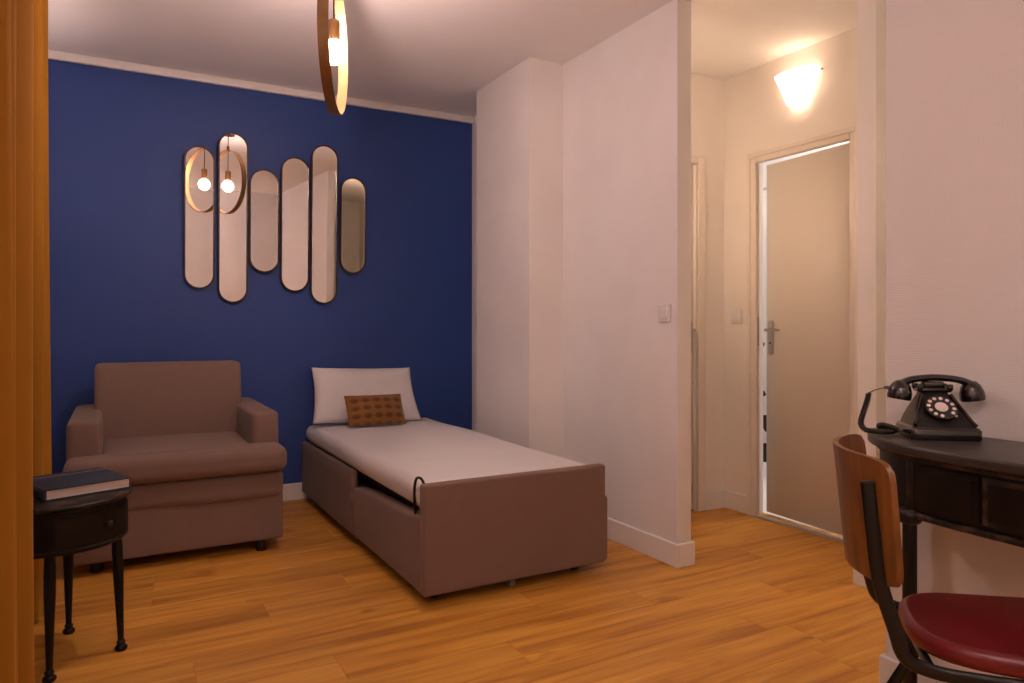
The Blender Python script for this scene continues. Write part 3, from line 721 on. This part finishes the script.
# ------------------------------------------------------------------ desk
DZT = 0.785
dk = thing('console_desk', 'black bow-fronted console desk with worn edges and drawers', 'desk', (1.8, 0.65, 0))
def at_dk(o): o.location = (-1.8, -0.65, 0); return o
DYC = 0.62       # centre line of the desk
half = [(1.955, 1.262), (1.86, 1.256), (1.775, 1.212), (1.705, 1.140), (1.662, 1.055), (1.642, 0.96), (1.634, 0.85), (1.631, 0.74), (1.630, DYC)]
def outline(off=0.0, sm=4):
    h = [(x, y) for x, y in half]
    full = h + [(x, 2 * DYC - y) for x, y in reversed(h[:-1])]
    pts = [(p.x, p.y) for p in catmull([(x, y, 0) for x, y in full], sm)]
    if off:
        q = [Vector(a) for a in pts]; res = []
        for i, a in enumerate(q):
            t = (q[min(i + 1, len(q) - 1)] - q[max(i - 1, 0)]).normalized()
            nrm = Vector((-t.y, t.x)); c = Vector((1.95, DYC)) - a
            if nrm.dot(c) < 0: nrm = -nrm
            b = a + nrm * off; res.append((min(b.x, 1.955), b.y))
        pts = res
    return pts
def plan(off):
    return outline(off)
at_dk(obj('desk_top', prism(bmesh.new(), plan(0), DZT - 0.026, DZT, 0.007, 3), 'desktop', dk, True, 35))
at_dk(obj('apron', prism(bmesh.new(), plan(0.030), 0.622, DZT - 0.0265, 0.003, 1), 'tableblk', dk, True, 35))
at_dk(obj('lower_moulding', prism(bmesh.new(), plan(0.022), 0.606, 0.6215, 0.006, 2), 'worn', dk, True, 35))
at_dk(obj('upper_moulding', prism(bmesh.new(), plan(0.020), DZT - 0.040, DZT - 0.027, 0.005, 2), 'worn', dk, True, 35))
def front_strip(y0, y1, off_in, off_out, z0, z1, n=10):
    o_in, o_out = outline(off_in, 8), outline(off_out, 8)
    def xat(o, y):
        best = None
        for (xa, ya), (xb, yb) in zip(o, o[1:]):
            if (ya - y) * (yb - y) <= 0 and abs(ya - yb) > 1e-9:
                x = xa + (xb - xa) * (y - ya) / (yb - ya); best = x if best is None else min(best, x)
        return best
    bm = bmesh.new(); g = []
    for i in range(n + 1):
        y = y0 + (y1 - y0) * i / n
        g.append([bm.verts.new((x, y, z)) for x, z in ((xat(o_in, y), z0), (xat(o_out, y), z0), (xat(o_out, y), z1), (xat(o_in, y), z1))])
    for i in range(n):
        for k in range(4): bm.faces.new((g[i][k], g[i + 1][k], g[i + 1][(k + 1) % 4], g[i][(k + 1) % 4]))
    bm.faces.new(g[0]); bm.faces.new(list(reversed(g[-1]))); return bm, (xat(o_out, (y0 + y1) / 2))
for y0, y1 in ((0.868, 1.010), (0.625, 0.858), (0.382, 0.615), (0.230, 0.372)):
    bm, xf = front_strip(y0, y1, 0.034, 0.022, 0.634, 0.738)
    d = at_dk(obj('drawer', bm, 'worn' if y0 == 0.625 else 'tableblk', dk))
    bm, xf = front_strip(y0 + 0.012, y1 - 0.012, 0.023, 0.0195, 0.645, 0.727)
    obj('drawer_panel', bm, 'tableblk', d)
    if y1 - y0 > 0.2:
        obj('knob', lathe(bmesh.new(), [(0.006, 0), (0.005, 0.008), (0.011, 0.014), (0.011, 0.019), (0, 0.024)], 16, (-1, 0, 0), (xf - 0.001, (y0 + y1) / 2, 0.686)), 'worn', d, True)
for s in (1, -1):
    for x, y in ((1.694, 1.045), (1.925, 1.19)):
        y = y if s == 1 else 2 * DYC - y; lg = bmesh.new()
        tube(lg, [(x, y, 0.004), (x, y, 0.61)], 0.0165, 16)
        lo = at_dk(obj('leg', lg, 'blackmetal', dk, True, 50))
        obj('ring_collar', lathe(bmesh.new(), [(0.016, 0.588), (0.024, 0.592), (0.029, 0.602), (0.029, 0.612), (0.024, 0.622), (0.016, 0.626)], 24, origin=(x, y, 0)), 'worn', lo, True, 50)
        obj('ball_foot', lathe(bmesh.new(), [(0.014, 0), (0.022, 0.008), (0.022, 0.018), (0.016, 0.028)], 18, origin=(x, y, 0)), 'worn', lo, True, 50)
    y = 1.040 if s == 1 else 2 * DYC - 1.040
    at_dk(box('corner_post', 1.684, 1.700, y - 0.009, y + 0.009, 0.6225, 0.744, 'worn', dk, 0.004, 2))

# ------------------------------------------------------------------ telephone
PHX, PHY, PHA = 1.845, 1.066, -R(40.5)
ph = thing('rotary_telephone', 'vintage black rotary telephone with a coiled cord on the desk', 'telephone', (PHX, PHY, DZT + 0.0005), PHA)
def loft(sections):
    """sections: (z, half width, y front, y back, corner radius)"""
    bm = bmesh.new(); rings = []
    for z, hw, y0, y1, r, dz in sections:
        pl = round_poly([(-hw, y0), (hw, y0), (hw, y1), (-hw, y1)], r, 4)
        rings.append([bm.verts.new((x, y, z + dz * (y - y0) / (y1 - y0))) for x, y in pl])
    n = len(rings[0])
    for a, b in zip(rings, rings[1:]):
        for i in range(n): bm.faces.new((a[i], a[(i + 1) % n], b[(i + 1) % n], b[i]))
    bm.faces.new(list(reversed(rings[0]))); bm.faces.new(rings[-1]); return bm
obj('base', loft([(0, .079, -.066, .066, .014, 0), (.004, .081, -.068, .068, .014, 0), (.024, .081, -.068, .068, .014, 0), (.030, .077, -.064, .066, .014, 0), (.032, .073, -.060, .064, .012, 0)]), 'phone', ph, True, 45)
obj('body', loft([(.031, .070, -.058, .062, .010, 0), (.040, .066, -.050, .062, .010, .004), (.062, .056, -.028, .060, .012, .004), (.085, .044, -.008, .058, .012, .003), (.105, .034, .008, .055, .010, 0), (.116, .031, .014, .052, .010, 0)]), 'phonematte', ph, True, 60)
for s in (-1, 1):
    bm = bmesh.new(); tube(bm, catmull([(s * .070, -.055, .036), (s * .064, -.046, .044), (s * .054, -.024, .066), (s * .042, -.004, .09), (s * .034, .008, .108)], 4), 0.005, 8)
    obj('body_rib', bm, 'phone', ph, True)
# dial: tilted disc on the sloping front
tilt = R(44)
dl = obj('dial', lathe(bmesh.new(), [(0, 0), (.037, 0), (.038, .003), (.037, .006), (.03, .007), (0, .007)], 36), 'phone', ph, True, 40)
dl.location = (0, -0.0235, 0.074); dl.rotation_euler = (tilt, 0, 0)
obj('dial_centre', lathe(bmesh.new(), [(.0150, 0.007), (.0150, .0085), (0, .0088)], 28), 'dialwhite', dl, True, 40)
hole_me = None
for k in range(11):
    a = R(-60 + k * 30 + 20)
    if hole_me is None:
        hole = obj('finger_hole', lathe(bmesh.new(), [(.0047, 0.0068), (.0047, .0082), (0, .0084)], 12), 'dialwhite', dl, True, 40); hole_me = hole.data
    else: hole = link('finger_hole', hole_me, None, dl)
    hole.location = (.0287 * math.cos(a), .0287 * math.sin(a), 0)
obj('finger_stop', rounded(.006, .006, .004, .0015, 2, None, .026, -.03, .009), 'chrome', dl, True, 180)
# cradle
bm = bmesh.new(); bx(bm, -.040, .040, .010, .056, .113, .124, .004, 2); bx(bm, -.026, .026, .020, .046, .123, .140, .005, 2)
for s in (-1, 1):
    bx(bm, s * .035 - .007, s * .035 + .007, .008, .018, .118, .134, .003, 2); bx(bm, s * .035 - .007, s * .035 + .007, .048, .058, .118, .134, .003, 2)
obj('cradle', bm, 'phone', ph, True, 50)
# handset
bm = bmesh.new()
arc = [(-.094, .033, .122), (-.080, .033, .134), (-.052, .033, .145), (0, .033, .150), (.052, .033, .145), (.080, .033, .134), (.094, .033, .122)]
pts = catmull(arc, 5)
t = bmesh.new(); rings = []
for i, q in enumerate(pts):
    f = abs(i / (len(pts) - 1) * 2 - 1); rw = .012 + .006 * f ** 2; rh = .009 + .006 * f ** 3
    tg = (pts[min(i + 1, len(pts) - 1)] - pts[max(i - 1, 0)]).normalized(); up = tg.cross(Vector((0, 1, 0))); up = up if up.z > 0 else -up
    rings.append([t.verts.new(q + Vector((0, 1, 0)) * rw * math.cos(2 * PI * k / 14) + up * rh * math.sin(2 * PI * k / 14)) for k in range(14)])
for a, b in zip(rings, rings[1:]):
    for i in range(14): t.faces.new((a[i], a[(i + 1) % 14], b[(i + 1) % 14], b[i]))
t.faces.new(list(reversed(rings[0]))); t.faces.new(rings[-1])
merge(bm, t)
for s in (-1, 1):
    lathe(bm, [(.0, -.010), (.014, -.007), (.023, .004), (.0285, .020), (.0295, .034), (.028, .041), (.0, .042)], 24, (s * 0.16, 0, -1), (s * .082, .033, .133))
hs = obj('handset', bm, 'phone', ph, True, 60); hs.location = (.008, 0, 0)
obj('cord_stub', lathe(bmesh.new(), [(.005, 0), (.004, .012), (.0025, .016)], 10, (-1, 0, .1), (-.109, .033, .121)), 'phone', hs, True)
# coiled cord: thin lead from the mouthpiece, coil over the desk end, loop, then into the base
def local(p): return Matrix.Rotation(-PHA, 4, 'Z') @ (Vector(p) - Vector((PHX, PHY, DZT)))
lead = [(-.112, .033, .122), (-.134, .036, .116), (-.152, .040, .106)]
coilp = [(-.152, .040, .106), (-.156, .040, .085), (-.166, .036, .055), (-.175, .026, .028), (-.168, .014, .012), (-.146, .006, .009), (-.122, .000, .009), (-.102, .008, .010), (-.096, .024, .012), (-.112, .034, .013), (-.130, .026, .020), (-.124, .012, .025), (-.104, .004, .020), (-.092, .000, .013)]
path = catmull(coilp, 40); L = [0]
for a, b in zip(path, path[1:]): L.append(L[-1] + (b - a).length)
bm = bmesh.new(); hel = []
Nf = Vector((0, 1, 0)); turns = 56; steps = turns * 7; k = 0
for sidx in range(steps + 1):
    d = L[-1] * sidx / steps
    while k < len(L) - 2 and L[k + 1] < d: k += 1
    f = (d - L[k]) / max(1e-9, L[k + 1] - L[k]); q = path[k].lerp(path[k + 1], f); tg = (path[k + 1] - path[k]).normalized()
    Nf = (Nf - tg * Nf.dot(tg)).normalized(); B = tg.cross(Nf); a = 2 * PI * turns * sidx / steps
    hel.append(q + Nf * (.0060 * math.cos(a)) + B * (.0060 * math.sin(a)))
tube(bm, hel, 0.0024, 5)
tube(bm, catmull(lead, 5), 0.0014, 6)
tube(bm, catmull([(-.092, .0, .013), (-.087, -.001, .012), (-.079, 0, .013)], 4), 0.0018, 6)
obj('coiled_cord', bm, 'phone', ph, True, 180)

# ------------------------------------------------------------------ chair
CHF = Vector((0.669, -0.743))            # the way the chair faces
ch = thing('school_chair', 'black tubular steel chair with walnut back and red seat', 'chair', (1.402, 0.922, 0), math.atan2(CHF.y, CHF.x))
# local frame: +x forwards, +y to the chair's left (away from the photographer), origin under the backrest
def back_pt(v, z):
    s = v / 0.19; x = -0.072 * (1 - s * s) - 0.10 * (z - 0.585) - 0.0
    return x
bm = bmesh.new(); ny, nz = 22, 12; g = {}
for s in (0, 1):
    for i in range(ny + 1):
        for j in range(nz + 1):
            u = -1 + 2 * i / ny; w = -1 + 2 * j / nz
            # superellipse rounding of the panel's corners
            m = max(abs(u), abs(w)); L_ = (abs(u) ** 11 + abs(w) ** 11) ** (1 / 11)
            k = m / L_ if L_ > 0 else 1
            uu, ww = u * k, w * k
            y = 0.190 * uu * (1 + 0.02 * ww); z = 0.699 + 0.122 * ww
            g[s, i, j] = bm.verts.new((back_pt(y, z) + (0.011 if s else 0), y, z))
for s in (0, 1):
    for i in range(ny):
        for j in range(nz): bm.faces.new((g[s, i, j], g[s, i + 1, j], g[s, i + 1, j + 1], g[s, i, j + 1]))
for i in range(ny):
    for j in (0, nz): bm.faces.new((g[0, i, j], g[0, i + 1, j], g[1, i + 1, j], g[1, i, j]))
for j in range(nz):
    for i in (0, ny): bm.faces.new((g[0, i, j], g[0, i, j + 1], g[1, i, j + 1], g[1, i, j]))
obj('backrest', bm, 'ply', ch, True, 50)
for s in (-1, 1):
    y = s * 0.158
    xb = lambda z: back_pt(y, z) - 0.009
    up = [(xb(0.775), y, 0.775), (xb(0.735), y, 0.735), (xb(0.66), y, 0.66), (xb(0.585) + 0.002, y, 0.585), (-0.004, s * 0.159, 0.50), (0.014, s * 0.160, 0.450), (0.06, s * 0.155, 0.428), (0.14, s * 0.158, 0.424), (0.30, s * 0.160, 0.424), (0.375, s * 0.160, 0.415), (0.405, s * 0.162, 0.37), (0.425, s * 0.168, 0.22), (0.445, s * 0.175, 0.012)]
    obj('side_frame', tube(bmesh.new(), catmull(up, 7), 0, 12, flat=(0.0080, 0.0140), up=(0, 1, 0)), 'blackmetal', ch, True, 180)
    lg = [(0.20, s * 0.158, 0.418), (0.13, s * 0.160, 0.395), (0.03, s * 0.166, 0.22), (-0.075, s * 0.172, 0.012)]
    obj('rear_leg', tube(bmesh.new(), catmull(lg, 6), 0, 12, flat=(0.0085, 0.0125), up=(0, 1, 0)), 'blackmetal', ch, True, 180)
    for x, yy in ((0.446, s * 0.175), (-0.078, s * 0.172)):
        obj('rubber_foot', lathe(bmesh.new(), [(.013, 0), (.015, .004), (.014, .026)], 14, origin=(x, yy, 0)), 'foot', ch, True, 50)
    for z in (0.755, 0.64):
        obj('rivet', lathe(bmesh.new(), [(.006, 0), (.005, .002), (0, .003)], 12, (1, 0, 0.1), (back_pt(y, z) + 0.0105, y, z)), 'chrome', ch, True)
obj('cross_bar', tube(bmesh.new(), [(0.06, -0.155, 0.425), (0.06, 0.155, 0.425)], 0.009, 10), 'blackmetal', ch, True)
obj('cross_bar', tube(bmesh.new(), [(0.32, -0.16, 0.422), (0.32, 0.16, 0.422)], 0.009, 10), 'blackmetal', ch, True)
sp = round_poly([(0.035, -0.145), (0.40, -0.20), (0.40, 0.20), (0.035, 0.145)], [0.12, 0.09, 0.09, 0.12], 9)
obj('seat', prism(bmesh.new(), sp, 0.437, 0.478, 0.017, 5), 'red', ch, True, 60)
